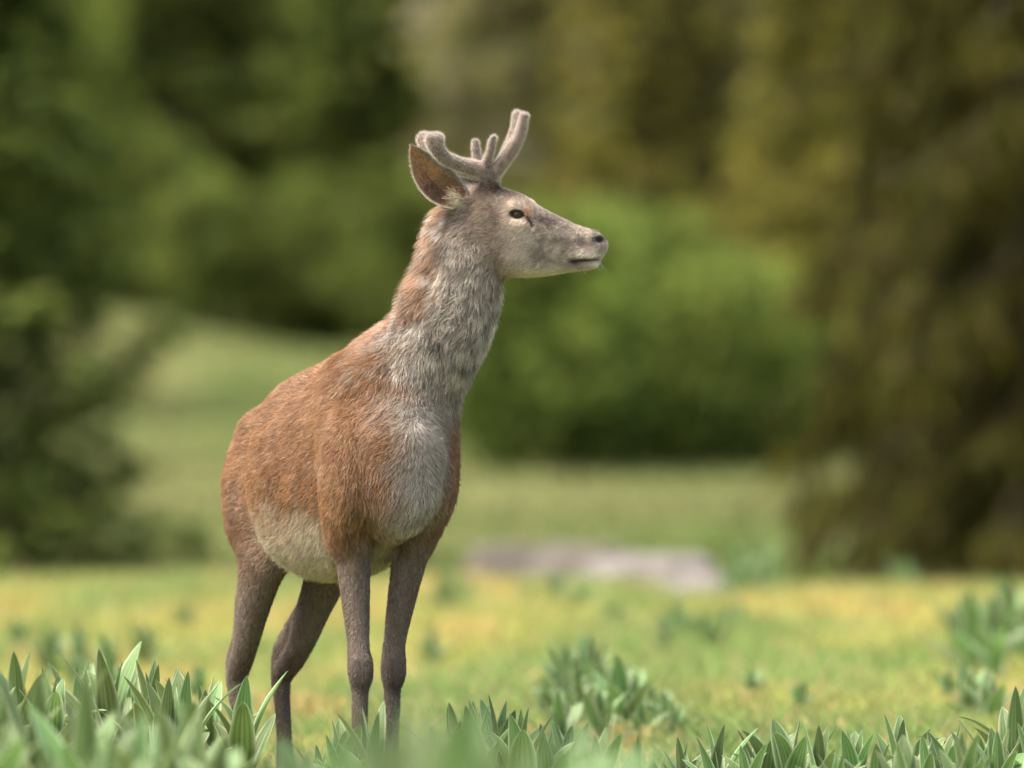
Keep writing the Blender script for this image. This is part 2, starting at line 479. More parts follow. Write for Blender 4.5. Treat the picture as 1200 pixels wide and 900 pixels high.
# ------------------------------------------------------------------ rock slabs past the crest
def rock_mesh(seed, sx, sy, sz, mat):
    import bmesh
    bm = bmesh.new()
    bmesh.ops.create_icosphere(bm, subdivisions=4, radius=1)
    P = np.array([v.co[:] for v in bm.verts])
    n = fbm(P, 1.3, seed) - .5; n2 = fbm(P, 4.0, seed + 9) - .5
    P = P * (1 + .55 * n + .18 * n2)[:, None]
    P[:, 2] = np.clip(P[:, 2], -.5, .85 + .2 * n2)
    P *= np.array([sx, sy, sz])
    for v, p in zip(bm.verts, P): v.co = p
    me = bpy.data.meshes.new('rock'); bm.to_mesh(me); bm.free()
    for p in me.polygons: p.use_smooth = True
    me.materials.append(mat)
    return me
for px, d, s, lab in ((765, 50.5, (.40, .4, .26), 'pale pinkish grey rock slab lying on the crest, broadest of the slabs'),
                      (685, 51.5, (.36, .35, .34), 'grey rock slab lying on the crest next to the broadest slab'),
                      (598, 52, (.34, .3, .38), 'dark grey lump of rock on the crest nearest the stag\'s front legs'),
                      (825, 49, (.22, .25, .20), 'small flat pale rock on the crest at the outer end of the slabs')):
    x, y = px_x(px, d), d - CAM_D
    link('rock', rock_mesh(int(px), *s, M_ROCK if px > 700 else M_DARKROCK), None, label=lab, cat='rock', loc=(x, y, tz(x, y) + s[2] * .0))
# dark earth bank under the bushes
# ------------------------------------------------------------------ the stag
CT, ST = .385, .923                       # heading: to the right of the picture and towards the camera
FWD = np.array([CT, -ST, 0.]); LEFT = np.array([ST, CT, 0.]); ORI = np.array([-.453, 0, 0])
def W(x, y, z): return ORI + FWD * x + LEFT * y + np.array([0, 0, z])
def PX(px, py, Y):                        # point of the stag measured on the photograph, at depth Y
    k = (CAM_D + Y) / CAM_D / 450.0
    return np.array([(px - 600) * k, Y, CAM_Z - (py - 450) * k])

class Tube:
    """smooth limb: centre line, two half-widths per point, reference side direction"""
    def __init__(s, pts, ra, rb, B, part, k, cap=None, sub=5):
        pts = np.array(pts, float); n = len(pts)
        ra = np.array(ra, float) * np.ones(n); rb = np.array(rb, float) * np.ones(n)
        t = np.arange(n); tt = np.linspace(0, n - 1, (n - 1) * sub + 1) if n > 1 else t
        def cr(v):
            if n < 3:
                return np.stack([np.interp(tt, t, v[:, i]) for i in range(v.shape[1])], 1)
            out = []
            ext = np.vstack([2 * v[0] - v[1], v, 2 * v[-1] - v[-2]])
            for u in tt:
                i = min(int(u), n - 2); f = u - i
                p0, p1, p2, p3 = ext[i], ext[i + 1], ext[i + 2], ext[i + 3]
                out.append(.5 * (2 * p1 + (p2 - p0) * f + (2 * p0 - 5 * p1 + 4 * p2 - p3) * f * f + (3 * p1 - p0 - 3 * p2 + p3) * f ** 3))
            return np.array(out)
        s.c = cr(pts); s.ra = np.interp(tt, t, ra); s.rb = np.interp(tt, t, rb)
        s.T = unit(np.gradient(s.c, axis=0)) if n > 1 else np.array([[0, 0, 1.]])
        B = np.asarray(B, float)
        s.Bv = unit(B - s.T * (s.T @ B)[:, None]); s.Av = np.cross(s.T, s.Bv)
        s.part, s.k, s.cap = part, k, cap
        m = max(s.ra.max(), s.rb.max()) + .12
        s.lo, s.hi = s.c.min(0) - m, s.c.max(0) + m
    def dist(s, P):
        n = len(s.c)
        best = np.full(len(P), 1e9); bi = np.zeros(len(P)); 
        for i in range(n - 1):
            ab = s.c[i + 1] - s.c[i]; L2 = ab @ ab
            t = np.clip(((P - s.c[i]) @ ab) / L2, 0, 1)
            q = P - s.c[i] - t[:, None] * ab
            d2 = np.einsum('ij,ij->i', q, q)
            w = d2 < best
            best = np.where(w, d2, best); bi = np.where(w, i + t, bi)
        i = np.minimum(bi.astype(int), n - 2); f = (bi - i)[:, None]
        lerp = lambda a: a[i] * (1 - f) + a[i + 1] * f
        c, A, B, T = lerp(s.c), lerp(s.Av), lerp(s.Bv), lerp(s.T)
        ra = (s.ra[i] * (1 - f[:, 0]) + s.ra[i + 1] * f[:, 0]); rb = (s.rb[i] * (1 - f[:, 0]) + s.rb[i + 1] * f[:, 0])
        rc = np.full(len(P), s.cap) if s.cap else np.minimum(ra, rb)
        q = P - c
        u = np.stack([np.einsum('ij,ij->i', q, A), np.einsum('ij,ij->i', q, B), np.einsum('ij,ij->i', q, T)], 1)
        R = np.stack([ra, rb, rc], 1)
        k0 = np.linalg.norm(u / R, axis=1); k1 = np.linalg.norm(u / (R * R), axis=1)
        return np.where(k1 > 1e-6, k0 * (k0 - 1) / np.maximum(k1, 1e-6), -np.minimum(ra, rb))

def smin(a, b, k):
    h = np.clip(.5 + .5 * (b - a) / k, 0, 1)
    return b * (1 - h) + a * h - k * h * (1 - h)

YH = -.46                                   # depth of the head
hoof_spots = []
def build_parts():
    T = []
    # trunk
    S = [(-.46, .85, .12, .09), (-.38, .855, .178, .140), (-.25, .855, .238, .148), (-.11, .850, .262, .208), (.02, .855, .266, .208), (.13, .872, .264, .180),
         (.27, .905, .235, .150), (.38, .90, .19, .112), (.44, .87, .15, .09)]
    T.append(Tube([W(x, 0, c) for x, c, h, w in S], [h for x, c, h, w in S], [w for x, c, h, w in S], LEFT, 'trunk', .05, cap=.07))
    T.append(Tube([W(-.28, 0, 1.03), W(-.05, 0, 1.075), W(.12, 0, 1.115), W(.27, 0, 1.145), W(.36, 0, 1.12)], [.035, .045, .05, .062, .06], [.05, .055, .055, .06, .06], LEFT, 'trunk', .07))
    T.append(Tube([W(.40, 0, .98), W(.455, .008, .85), W(.45, .008, .785), W(.36, 0, .735)], [.09, .066, .046, .05], [.085, .058, .045, .06], LEFT, 'chest', .055))
    T.append(Tube([W(-.50, 0, .97), W(-.535, 0, .90), W(-.55, 0, .80)], .03, .03, LEFT, 'trunk', .03))
    # haunches and hind legs
    for sgn, legpts in ((-1, [(-.28, -.10, .66), (-.355, -.103, .535), (-.42, -.100, .42), (-.478, -.098, .350), (-.472, -.096, .29), (-.458, -.096, .17), (-.452, -.096, .085), (-.422, -.096, .03)]),
                        (1, [(-.25, .085, .66), (-.325, .07, .555), (-.41, .050, .42), (-.485, .034, .350), (-.480, .030, .29), (-.462, .030, .17), (-.455, .030, .085), (-.425, .030, .03)])):
        T.append(Tube([W(-.355, sgn * .062, .95), W(-.345, sgn * .088, .84), W(-.32, sgn * .10, .74), W(-.28, sgn * .095, .65)], [.12, .15, .14, .10], [.07, .080, .070, .05], LEFT, 'haunch', .028, cap=.07))
        dz = -.03
        T.append(Tube([W(x, y, z + dz) for x, y, z in legpts], [.085, .060, .038, .033, .024, .020, .025, .021], [.05, .041, .029, .025, .019, .017, .023, .022], LEFT, 'hindleg', .03))
        # point of hock and tendon
        h = legpts[3]; g = legpts[1]
        T.append(Tube([W(g[0] - .03, g[1], g[2] - .02), W(h[0] + .004, h[1], h[2] + .085 + dz), W(h[0] - .036, h[1], h[2] + .025 + dz), W(h[0] - .022, h[1], h[2] - .07 + dz)], [.026, .024, .020, .012], [.016, .014, .016, .012], LEFT, 'hindleg', .016))
        hoof_spots.append(W(legpts[-1][0] + .01, legpts[-1][1], legpts[-1][2] + dz))
    # shoulders and forelegs
    for sgn, legpts in ((-1, [(.295, -.083, .70), (.295, -.074, .63), (.30, -.070, .535), (.315, -.069, .43), (.325, -.068, .35), (.325, -.068, .29), (.325, -.068, .16), (.328, -.068, .095), (.355, -.068, .035)]),
                        (1, [(.295, .095, .70), (.29, .082, .63), (.28, .066, .535), (.262, .054, .43), (.258, .05, .35), (.255, .05, .29), (.25, .05, .16), (.253, .05, .095), (.28, .05, .035)])):
        T.append(Tube([W(.21, sgn * .080, 1.10), W(.305, sgn * .112, .98), W(.350, sgn * .118, .87), W(.325, sgn * .112, .77), W(.29, sgn * .10, .70)], [.07, .095, .10, .085, .06], [.045, .055, .058, .052, .044], LEFT, 'shoulder', .022, cap=.05))
        T.append(Tube([W(*p) for p in legpts], [.066, .050, .038, .030, .034, .022, .0195, .026, .022], [.045, .040, .034, .026, .029, .019, .017, .024, .023], LEFT, 'foreleg', .026))
        k = legpts[4]
        T.append(Tube([W(k[0] + .012, k[1], k[2] + .025), W(k[0] + .012, k[1], k[2] - .015)], .022, .024, LEFT, 'foreleg', .015))
        hoof_spots.append(W(legpts[-1][0] + .01, legpts[-1][1], legpts[-1][2]))
    for sgn in (-1, 1):
        T.append(Tube([W(.375, sgn * .085, .93), W(.43, sgn * .035, .90)], [.075, .085], [.06, .06], LEFT, 'chest', .06))    # breast muscle
        T.append(Tube([W(.375, sgn * .085, .82), W(.43, sgn * .035, .81)], [.065, .06], [.05, .055], LEFT, 'chest', .06))
    T.append(Tube([W(.43, .02, .97), W(.468, .022, .87), W(.472, .018, .80), W(.44, .012, .745)], [.045, .042, .040, .035], [.045, .040, .038, .035], LEFT, 'chest', .022))    # keel of the breast
    # neck
    N = [(455, 478, -.27, .150, .125), (487, 432, -.335, .128, .112), (521, 380, -.395, .112, .096), (541, 328, -.43, .098, .083), (549, 288, -.45, .090, .073), (556, 258, -.455, .078, .062)]
    T.append(Tube([PX(a, b, c) for a, b, c, _, _ in N], [q[3] for q in N], [q[4] for q in N], (.25, .97, 0), 'neck', .075))
    # head: profile line, jaw, cheek, muzzle
    Hh = [(566, 256, .076, .056), (588, 268, .095, .064), (612, 279, .098, .061), (640, 284.5, .077, .045), (668, 288.5, .058, .035), (688, 290.5, .046, .032), (696, 290.5, .038, .028)]
    T.append(Tube([PX(a, b, YH) for a, b, _, _ in Hh], [q[2] for q in Hh], [q[3] for q in Hh], (0, 1, 0), 'head', .045, cap=.026))
    T.append(Tube([PX(570, 236, YH), PX(590, 238, YH), PX(607, 243, YH)], [.036, .030, .022], [.05, .05, .04], (0, 1, 0), 'head', .03))       # frontal bone
    T.append(Tube([PX(596, 300, YH), PX(626, 309, YH), PX(660, 309, YH), PX(694, 307, YH)], [.045, .030, .020, .015], [.050, .036, .025, .022], (0, 1, 0), 'head', .02))   # lower jaw
    T.append(Tube([PX(695, 282, YH), PX(701, 286, YH)], .0215, .029, (0, 1, 0), 'head', .022))                                                     # nose pad
    for sg in (-1, 1):
        T.append(Tube([PX(592, 247, YH + sg * .052), PX(604, 241.5, YH + sg * .056), PX(617, 249, YH + sg * .046)], .012, .011, (0, 1, 0), 'head', .016))   # brow
        T.append(Tube([PX(592, 258, YH + sg * .054), PX(605, 264, YH + sg * .056), PX(620, 262, YH + sg * .046), PX(645, 278, YH + sg * .036)], .010, .009, (0, 1, 0), 'head', .018))  # cheekbone
        T.append(Tube([PX(672, 297, YH + sg * .026), PX(694, 297, YH + sg * .022)], .014, .012, (0, 1, 0), 'head', .012))   # upper lip
        T.append(Tube([PX(572, 222, YH + sg * .03), PX(573, 214, YH + sg * .034)], .021, .021, (0, 1, 0), 'head', .02))    # pedicle
    return T
TUBES = build_parts()
CUTS = []
for sg in (-1, 1):
    CUTS.append((Tube([PX(670, 306, YH + sg * .034), PX(688, 305, YH + sg * .029), PX(704, 303, YH + sg * .018)], [.006, .0042, .003], .009, (0, 1, 0), 'cut', .004), .006))
    CUTS.append((Tube([PX(698, 281, YH + sg * .031), PX(704, 282, YH + sg * .022)], .0065, .008, (0, 1, 0), 'cut', .004), .006))
    CUTS.append((Tube([PX(620, 257, YH + sg * .056), PX(624, 265, YH + sg * .053)], .0042, .006, (0, 1, 0), 'cut', .004), .006))
    CUTS.append((Tube([PX(600, 252, YH + sg * .068), PX(612, 253, YH + sg * .066)], .0095, .013, (0, 1, 0), 'cut', .004), .008))

def sdf(P):
    F = np.full(len(P), .6)
    for t in TUBES:
        m = np.all((P > t.lo) & (P < t.hi), axis=1)
        if m.any():
            F[m] = smin(F[m], t.dist(P[m]), t.k)
    for c, k in CUTS:
        m = np.all((P > c.lo) & (P < c.hi), axis=1)
        if m.any():
            F[m] = -smin(-F[m], c.dist(P[m]), k)
    return F

def surface_nets(fn, lo, hi, h, coarse=3):
    """two-level sampling of fn on a grid, then quads where it changes sign"""
    lo = np.asarray(lo, float); hi = np.asarray(hi, float)
    nc = np.ceil((hi - lo) / (h * coarse)).astype(int) + 1
    g = np.stack(np.meshgrid(*[np.arange(n) for n in nc], indexing='ij'), -1).reshape(-1, 3)
    Fc = fn(lo + g * h * coarse).reshape(nc)
    nf = (nc - 1) * coarse + 1
    F = np.repeat(np.repeat(np.repeat(Fc, coarse, 0), coarse, 1), coarse, 2)
    o = coarse // 2
    F = F[o:o + nf[0], o:o + nf[1], o:o + nf[2]].astype(np.float32).copy()
    band = np.abs(F) < h * coarse * 2.2
    idx = np.argwhere(band)
    F[band] = fn(lo + idx * h)
    ins = F < 0
    cs = tuple(n - 1 for n in F.shape)
    cnt = np.zeros(cs, dtype=np.int8)
    for dx in (0, 1):
        for dy in (0, 1):
            for dz in (0, 1):
                cnt += ins[dx:dx + cs[0], dy:dy + cs[1], dz:dz + cs[2]]
    act = np.argwhere((cnt > 0) & (cnt < 8))
    vid = np.full(cs, -1, dtype=np.int64)
    vid[tuple(act.T)] = np.arange(len(act))
    acc = np.zeros((len(act), 3)); num = np.zeros(len(act))
    corners = [(a, b, c) for a in (0, 1) for b in (0, 1) for c in (0, 1)]
    for a in corners:
        for ax in range(3):
            if a[ax] == 0:
                b = list(a); b[ax] = 1
                fa = F[act[:, 0] + a[0], act[:, 1] + a[1], act[:, 2] + a[2]]; fb = F[act[:, 0] + b[0], act[:, 1] + b[1], act[:, 2] + b[2]]
                cr = (fa < 0) != (fb < 0)
                t = np.where(cr, fa / np.where(cr, fa - fb, 1), 0)
                p = np.array(a, float)[None] + 0 * acc; p[:, ax] += t
                acc += p * cr[:, None]; num += cr
    V = lo + (act + acc / num[:, None]) * h
    quads = []
    for ax in range(3):
        u, v = [(1, 2), (2, 0), (0, 1)][ax]
        s0 = [slice(None)] * 3; s1 = [slice(None)] * 3
        s0[ax] = slice(0, -1); s1[ax] = slice(1, None)
        ch = np.argwhere(ins[tuple(s0)] != ins[tuple(s1)])
        ok = (ch[:, u] > 0) & (ch[:, v] > 0) & (ch[:, u] < F.shape[u] - 1) & (ch[:, v] < F.shape[v] - 1)
        ch = ch[ok]
        flip = ins[tuple(ch.T)]
        q = []
        for du, dv in ((-1, -1), (0, -1), (0, 0), (-1, 0)):
            c = ch.copy(); c[:, u] += du; c[:, v] += dv
            q.append(vid[tuple(c.T)])
        q = np.stack(q, 1)
        q[~flip] = q[~flip][:, ::-1]
        quads.append(q)
    return V, np.concatenate(quads)

V_BODY, F_BODY = surface_nets(sdf, (-.86, -.68, -.06), (.30, .72, 1.72), .0046)

def laplacian(V, F, it, lam=.5):
    e = np.concatenate([F[:, [0, 1]], F[:, [1, 2]], F[:, [2, 3]], F[:, [3, 0]]])
    n = len(V)
    for _ in range(it):
        s = np.zeros_like(V); c = np.zeros(n)
        for i in range(3):
            s[:, i] = np.bincount(e[:, 0], V[e[:, 1], i], n) + np.bincount(e[:, 1], V[e[:, 0], i], n)
        c = np.bincount(e[:, 0], minlength=n) + np.bincount(e[:, 1], minlength=n)
        V = V + lam * (s / np.maximum(c, 1)[:, None] - V)
    return V
V_BODY = laplacian(V_BODY, F_BODY, 2)

def vert_normals(V, F):
    fn = np.cross(V[F[:, 2]] - V[F[:, 0]], V[F[:, 3]] - V[F[:, 1]])
    N = np.zeros_like(V)
    for k in range(4):
        for i in range(3):
            N[:, i] += np.bincount(F[:, k], fn[:, i], len(V))
    return unit(N)

def to_local(P):
    q = P - ORI
    return np.stack([q @ FWD, q @ LEFT, q[:, 2]], 1)
def seg_d(P, a, b):
    ab = b - a; t = np.clip(((P - a) @ ab) / (ab @ ab), 0, 1)
    return np.linalg.norm(P - a - t[:, None] * ab, axis=1)

PARTN = ['trunk', 'chest', 'haunch', 'shoulder', 'hindleg', 'foreleg', 'neck', 'head']
def part_weights(P, tau=.018):
    D = np.full((len(P), len(PARTN)), .5)
    for t in TUBES:
        m = np.all((P > t.lo) & (P < t.hi), axis=1)
        if m.any():
            i = PARTN.index(t.part)
            D[m, i] = np.minimum(D[m, i], t.dist(P[m]))
    w = np.exp(-np.clip(D - D.min(1, keepdims=True), 0, 1) / tau)
    return w / w.sum(1, keepdims=True)

def mixc(col, target, w):
    w = np.clip(w, 0, 1)[:, None]
    return col * (1 - w) + np.array(target) * w

def coat(P, N, Wt):
    """pigment of the coat at body points, with rim and top light painted in"""
    L = to_local(P); x, y, z = L.T
    n1 = fbm(P, 9, 61); n2 = fbm(P, 28, 71)
    wob = (n1 - .5)
    red = np.array([.242, .128, .056])
    col = np.ones((len(P), 1)) * red
    col = mixc(col, (.175, .088, .038), sstep(.45, .65, n1) * .6)
    col = mixc(col, (.35, .215, .115), sstep(.50, .70, n2) * .5)
    # sandy line along the spine
    col = mixc(col, (.36, .22, .12), sstep(.06, .0, np.abs(y)) * sstep(1.0, 1.06, z) * .6)
    # belly: pale cream below a soft line, lower behind the elbow
    bl = .715 + .05 * sstep(.1, -.3, x) + wob * .16
    col = mixc(col, (.54, .48, .36), sstep(bl + .075, bl - .075, z + (n2 - .5) * .08) * Wt[:, 0])
    col = mixc(col, (.40, .34, .25), sstep(.06, .0, np.abs(z - bl)) * Wt[:, 0] * .35)
    # haunch seen from behind darker
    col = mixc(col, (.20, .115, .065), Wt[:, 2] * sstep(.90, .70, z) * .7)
    # breast and neck greys, the shoulders stay brown
    grey = np.array([.365, .325, .27])
    side = sstep(.135, .02, np.abs(y - .03) + wob * .14)
    gch = sstep(.30, .46, x + wob * .16) * side
    col = mixc(col, (.345, .31, .26), gch * sstep(1.12, 1.02, z))
    nk = Wt[:, 6]
    fr = sstep(-.03, .10, (P[:, 0] - PX(455, 478, 0)[0]) - .55 * (1.02 - z) * 0 + wob * .12)
    col = mixc(col, grey, nk * sstep(.2, .9, nk + wob * .3) * np.maximum(fr, sstep(1.14, 1.22, z)))
    d_nape = seg_d(P, PX(440, 398, -.30), PX(492, 352, -.43)); d_nape2 = seg_d(P, PX(492, 352, -.43), PX(516, 258, -.46))
    dn = np.minimum(d_nape, d_nape2)
    col = mixc(col, (.33, .20, .115), sstep(.085, .03, dn + wob * .06) * sstep(1.0, 1.1, z) * .9)
    col = mixc(col, (.17, .135, .11), sstep(.52, .68, n2) * nk * .7)
    col = mixc(col, (.57, .53, .46), sstep(.55, .70, fbm(P, 34, 77)) * np.maximum(nk * sstep(.45, .95, nk), gch * .5) * .7)
    # rim light painted along the throat edge
    col = mixc(col, (.55, .51, .42), sstep(.05, .015, seg_d(P, PX(592, 345, -.44), PX(560, 452, -.42))) * .7)
    # legs
    leg = np.array([.155, .121, .088]); legd = np.array([.090, .068, .050])
    wl = np.clip(Wt[:, 4] + Wt[:, 5], 0, 1)
    col = mixc(col, leg, wl * sstep(.74, .62, z))
    col = mixc(col, legd, wl * sstep(.42, .34, z) * .75)
    col = mixc(col, (.27, .215, .15), sstep(.03, .09, np.abs(y)) * 0 * wl)
    # pale inner thigh/arm
    inner = (Wt[:, 1] + Wt[:, 0]) * sstep(.72, .66, z)
    col = mixc(col, (.47, .41, .30), inner * .8)
    # head
    h = Wt[:, 7]
    face = np.array([.40, .345, .275])
    fc = mixc(np.ones((len(P), 1)) * face, (.15, .118, .092), sstep(.45, .65, n2) * .65)
    fc = mixc(fc, (.52, .46, .38), sstep(.50, .68, fbm(P, 40, 78)) * .6)
    py = 450 - (P[:, 2] - CAM_Z) * 450 * CAM_D / (CAM_D + YH); pxx = 600 + P[:, 0] * 450 * CAM_D / (CAM_D + YH)
    def blob(cx, cy, rx, ry): return np.exp(-(((pxx - cx) / rx) ** 2 + ((py - cy) / ry) ** 2))
    fc = mixc(fc, (.10, .072, .055), np.clip(blob(574, 219, 19, 12) * 1.3, 0, 1))             # dark crown below the antlers
    fc = mixc(fc, (.15, .11, .09), blob(640, 259, 24, 8) * .85)
    fc = mixc(fc, (.50, .42, .34), sstep(6, 1.5, seg_d(np.stack([pxx, py, 0 * py], 1), np.array([612., 231, 0]), np.array([690., 267, 0]))) * .6)              # rim light painted along the top of the dark bridge
    fc = mixc(fc, (.55, .44, .34), blob(602, 235, 16, 6) * 1.0)                # brow painted pale as top light
    fc = mixc(fc, (.68, .57, .46), np.clip(blob(606, 254, 15, 13) * 1.2, 0, 1))              # eye ring
    fc = mixc(fc, (.42, .23, .14), blob(619, 250, 5, 9) * .9)
    fc = mixc(fc, (.58, .53, .45), blob(690, 299.5, 20, 4.5) * 1.0)             # white lip
    fc = mixc(fc, (.64, .60, .52), blob(702, 311, 12, 6) * 1.0)               # chin
    fc = mixc(fc, (.60, .55, .43), blob(640, 320, 50, 7) * .9)                # under jaw
    fc = mixc(fc, (.09, .07, .06), blob(682, 283, 8, 7) * .85)
    fc = mixc(fc, (.42, .29, .24), blob(693, 290, 7, 5) * .5)
    fc = mixc(fc, (.15, .115, .095), blob(655, 281, 16, 5) * .75)
    fc = mixc(fc, (.032, .026, .025), np.clip(blob(703, 280.5, 8, 7.5) * 1.3, 0, 1))                   # nose leather
    dm = seg_d(np.stack([pxx, py, 0 * py], 1), np.array([671., 306, 0]), np.array([700., 303.5, 0]))
    fc = mixc(fc, (.045, .03, .025), sstep(3.0, 1.0, dm) * np.interp(pxx, [670, 690, 703], [1, .85, .5]))
    fc = mixc(fc, (.05, .032, .025), blob(674, 307.5, 5, 3))                     # mouth line
    dg = seg_d(np.stack([pxx, py, 0 * py], 1), np.array([619., 255, 0]), np.array([624., 265, 0]))
    fc = mixc(fc, (.05, .032, .025), sstep(3.4, 1.0, dg) * .9)                      # tear gland
    de = np.sqrt(((pxx - 606 - .2 * (py - 251)) / 1.5) ** 2 + ((py - 251.5) * 1.1) ** 2)
    fc = mixc(fc, (.03, .022, .018), sstep(7.2, 5.6, de))                     # eyelid rim
    col = col * (1 - h[:, None]) + fc * h[:, None]
    return col

N_BODY = vert_normals(V_BODY, F_BODY)
WT_BODY = part_weights(V_BODY)
C_BODY = coat(V_BODY, N_BODY, WT_BODY)

stag = link('stag', None, label='young red deer stag with velvet antlers, standing and looking aside over the plants', cat='deer', loc=(0, 0, 0))
body = link('body', np_mesh('body', V_BODY, F_BODY, C_BODY * .85), M_SKIN, stag)

def flow(P, N, Wt):
    """combing direction of the coat"""
    L = to_local(P)
    down = np.array([0, 0, -1.])
    v = np.zeros_like(P)
    tr = -FWD * .9 + down * .75
    v += (Wt[:, 0] + Wt[:, 2])[:, None] * tr
    v += Wt[:, 3][:, None] * (-FWD * .35 + down)
    v += Wt[:, 1][:, None] * down
    v += (Wt[:, 4] + Wt[:, 5])[:, None] * down
    neck_dir = unit(np.array([-.36, .08, -.92]))
    v += Wt[:, 6][:, None] * neck_dir
    v += Wt[:, 7][:, None] * unit(np.array([-1, 0, -.25]))
    # messy low-frequency turns
    v += (np.stack([vnoise(P, 11, 81), vnoise(P, 11, 82), vnoise(P, 11, 83)], 1) - .5) * 1.1
    v += (np.stack([vnoise(P, 45, 84), vnoise(P, 45, 85), vnoise(P, 45, 86)], 1) - .5) * .9 * (.4 + Wt[:, 6] + .5 * Wt[:, 1])[:, None]
    v = v - N * np.einsum('ij,ij->i', v, N)[:, None]
    return unit(v)

def sample_surface(V, F, N, n, dens, r):
    fa = np.linalg.norm(np.cross(V[F[:, 2]] - V[F[:, 0]], V[F[:, 3]] - V[F[:, 1]]), axis=1) * .5
    p = fa * dens[F].mean(1); p /= p.sum()
    f = r.choice(len(F), n, p=p)
    a, b = r.random((n, 1)), r.random((n, 1))
    q = F[f]
    w = [(1 - a) * (1 - b), a * (1 - b), a * b, (1 - a) * b]
    P = sum(V[q[:, i]] * w[i] for i in range(4)); NN = unit(sum(N[q[:, i]] * w[i] for i in range(4)))
    return P, NN

def build_fur():
    r = np.random.default_rng(5)
    h = WT_BODY[:, 7]
    dens = 1 + .9 * h + .2 * WT_BODY[:, 6]
    n = 330000
    P, N = sample_surface(V_BODY, F_BODY, N_BODY, n, dens, r)
    # keep eye, nose leather and mouth bare
    py = 450 - (P[:, 2] - CAM_Z) * 450 * CAM_D / (CAM_D + YH); pxx = 600 + P[:, 0] * 450 * CAM_D / (CAM_D + YH)
    head = P[:, 2] > 1.34
    bare = head & (np.abs(P[:, 0] - 0) < 2) & ((((pxx - 606) / 9.5) ** 2 + ((py - 251.5) / 7) ** 2 < 1) | (((pxx - 704) / 7) ** 2 + ((py - 280) / 7) ** 2 < 1))
    bare |= (P[:, 2] < .03)
    P, N = P[~bare], N[~bare]
    n = len(P)
    Wt = part_weights(P)
    col = coat(P, N, Wt)
    fl = flow(P, N, Wt)
    leg = Wt[:, 4] + Wt[:, 5]; hd = Wt[:, 7]; nk = Wt[:, 6]
    Ln = .0185 * (Wt[:, 0] + Wt[:, 2] + Wt[:, 3]) + .021 * Wt[:, 1] + .028 * nk + .008 * leg + .0075 * hd
    L = to_local(P)
    belly = Wt[:, 0] * sstep(.74, .66, L[:, 2])
    Ln = Ln + .010 * belly
    dn = seg_d(P, PX(492, 352, -.43), PX(516, 258, -.46))
    mane = sstep(.06, .02, dn)
    Ln = Ln + .024 * mane
    Ln = Ln * r.uniform(.65, 1.3, n)
    lift = .46 + .24 * nk + .25 * mane - .12 * leg - .1 * hd
    j = r.normal(0, .16, (n, 3))
    d1 = unit(fl * (1 - lift)[:, None] + N * lift[:, None] + j)
    d2 = unit(fl + N * (.10 + .12 * nk + .2 * mane)[:, None] + j * .9)
    # per-strand and per-lock pigment differences
    g = unit((Wt[:, 0] + Wt[:, 2])[:, None] * (-FWD * .9 + np.array([0, 0, -.75])) + (Wt[:, 3] + Wt[:, 1] + leg)[:, None] * np.array([0, 0, -1.])
             + nk[:, None] * np.array([-.36, .08, -.92]) + hd[:, None] * np.array([-1, 0, -.25]))
    Q = P - .74 * g * np.einsum('ij,ij->i', P, g)[:, None] + (np.stack([vnoise(P, 25, 94), vnoise(P, 25, 95), vnoise(P, 25, 96)], 1) - .5) * .012
    lock = vnoise(Q, 190, 91) * .6 + vnoise(Q, 90, 92) * .4
    tone = .40 + 1.2 * lock + r.normal(0, .16, n)
    tone = 1 + (tone - 1) * (.95 + .6 * nk + .2 * Wt[:, 1])
    amp = 1 - .3 * hd
    tone = 1 + (tone - 1) * amp
    col = col * np.clip(tone, .25, 2.0)[:, None] * 1.12
    tip = r.random(n) < .06 * (1 - .8 * leg)
    col[tip] = col[tip] * .45 + .30 * np.array([1, .9, .74])
    rad = np.where(hd > .5, .00042, .00060) * r.uniform(.7, 1.3, n)
    hair_object('fur', P, d1, d2, Ln, rad, np.clip(col, .005, .95), M_FUR, body)
    # whiskers
    k = 22
    cp = np.stack([PX(a, b, YH + s * .02) for a, b, s in zip(r.uniform(668, 708, k), r.uniform(306, 315, k), r.choice([-1, 1], k))])
    d = unit(np.stack([r.normal(.25, .4, k), r.normal(0, .4, k), r.normal(-.9, .3, k)], 1))
    hair_object('whiskers', cp, d, unit(d + [0, 0, -.3]), r.uniform(.012, .035, k), np.full(k, .0003), np.full((k, 3), .55), M_FUR, body)
build_fur()

# ---- hooves
def hoof_mesh():
    Vs, Fs, off = [], [], 0
    for s in (-1, 1):
        prof = [(-.022, .05, .012, .014), (-.016, .035, .022, .017), (-.010, .012, .030, .019), (-.006, -.012, .036, .019)]
        m = 10
        for cx, zz, ra, rb in prof:
            a = np.linspace(0, 2 * np.pi, m, endpoint=False)
            xx = cx + .012 + np.cos(a) * ra + np.maximum(np.cos(a), 0) ** 2 * .012
            yy = s * .018 + np.sin(a) * rb * (1 - .35 * np.maximum(np.cos(a), 0))
            Vs.append(np.stack([xx, yy, np.full(m, zz)], 1))
        for i in range(3):
            for q in range(m):
                a, b = off + i * m + q, off + i * m + (q + 1) % m
                Fs.append([a, b, b + m, a + m])
        off += 4 * m
        Vs.append(np.array([[0.01, s * .018, -.012]])); c = off; off += 1
        for q in range(m):
            a, b = c - m + q, c - m + (q + 1) % m
            Fs.append([b, a, c, c])
    return np.concatenate(Vs), Fs
hv, hf = hoof_mesh()
hme = bpy.data.meshes.new('hoof'); hme.from_pydata([tuple(v) for v in hv], [], [tuple(dict.fromkeys(f)) for f in hf]); hme.update()
for p in hme.polygons: p.use_smooth = True
hme.materials.append(M_HOOF)
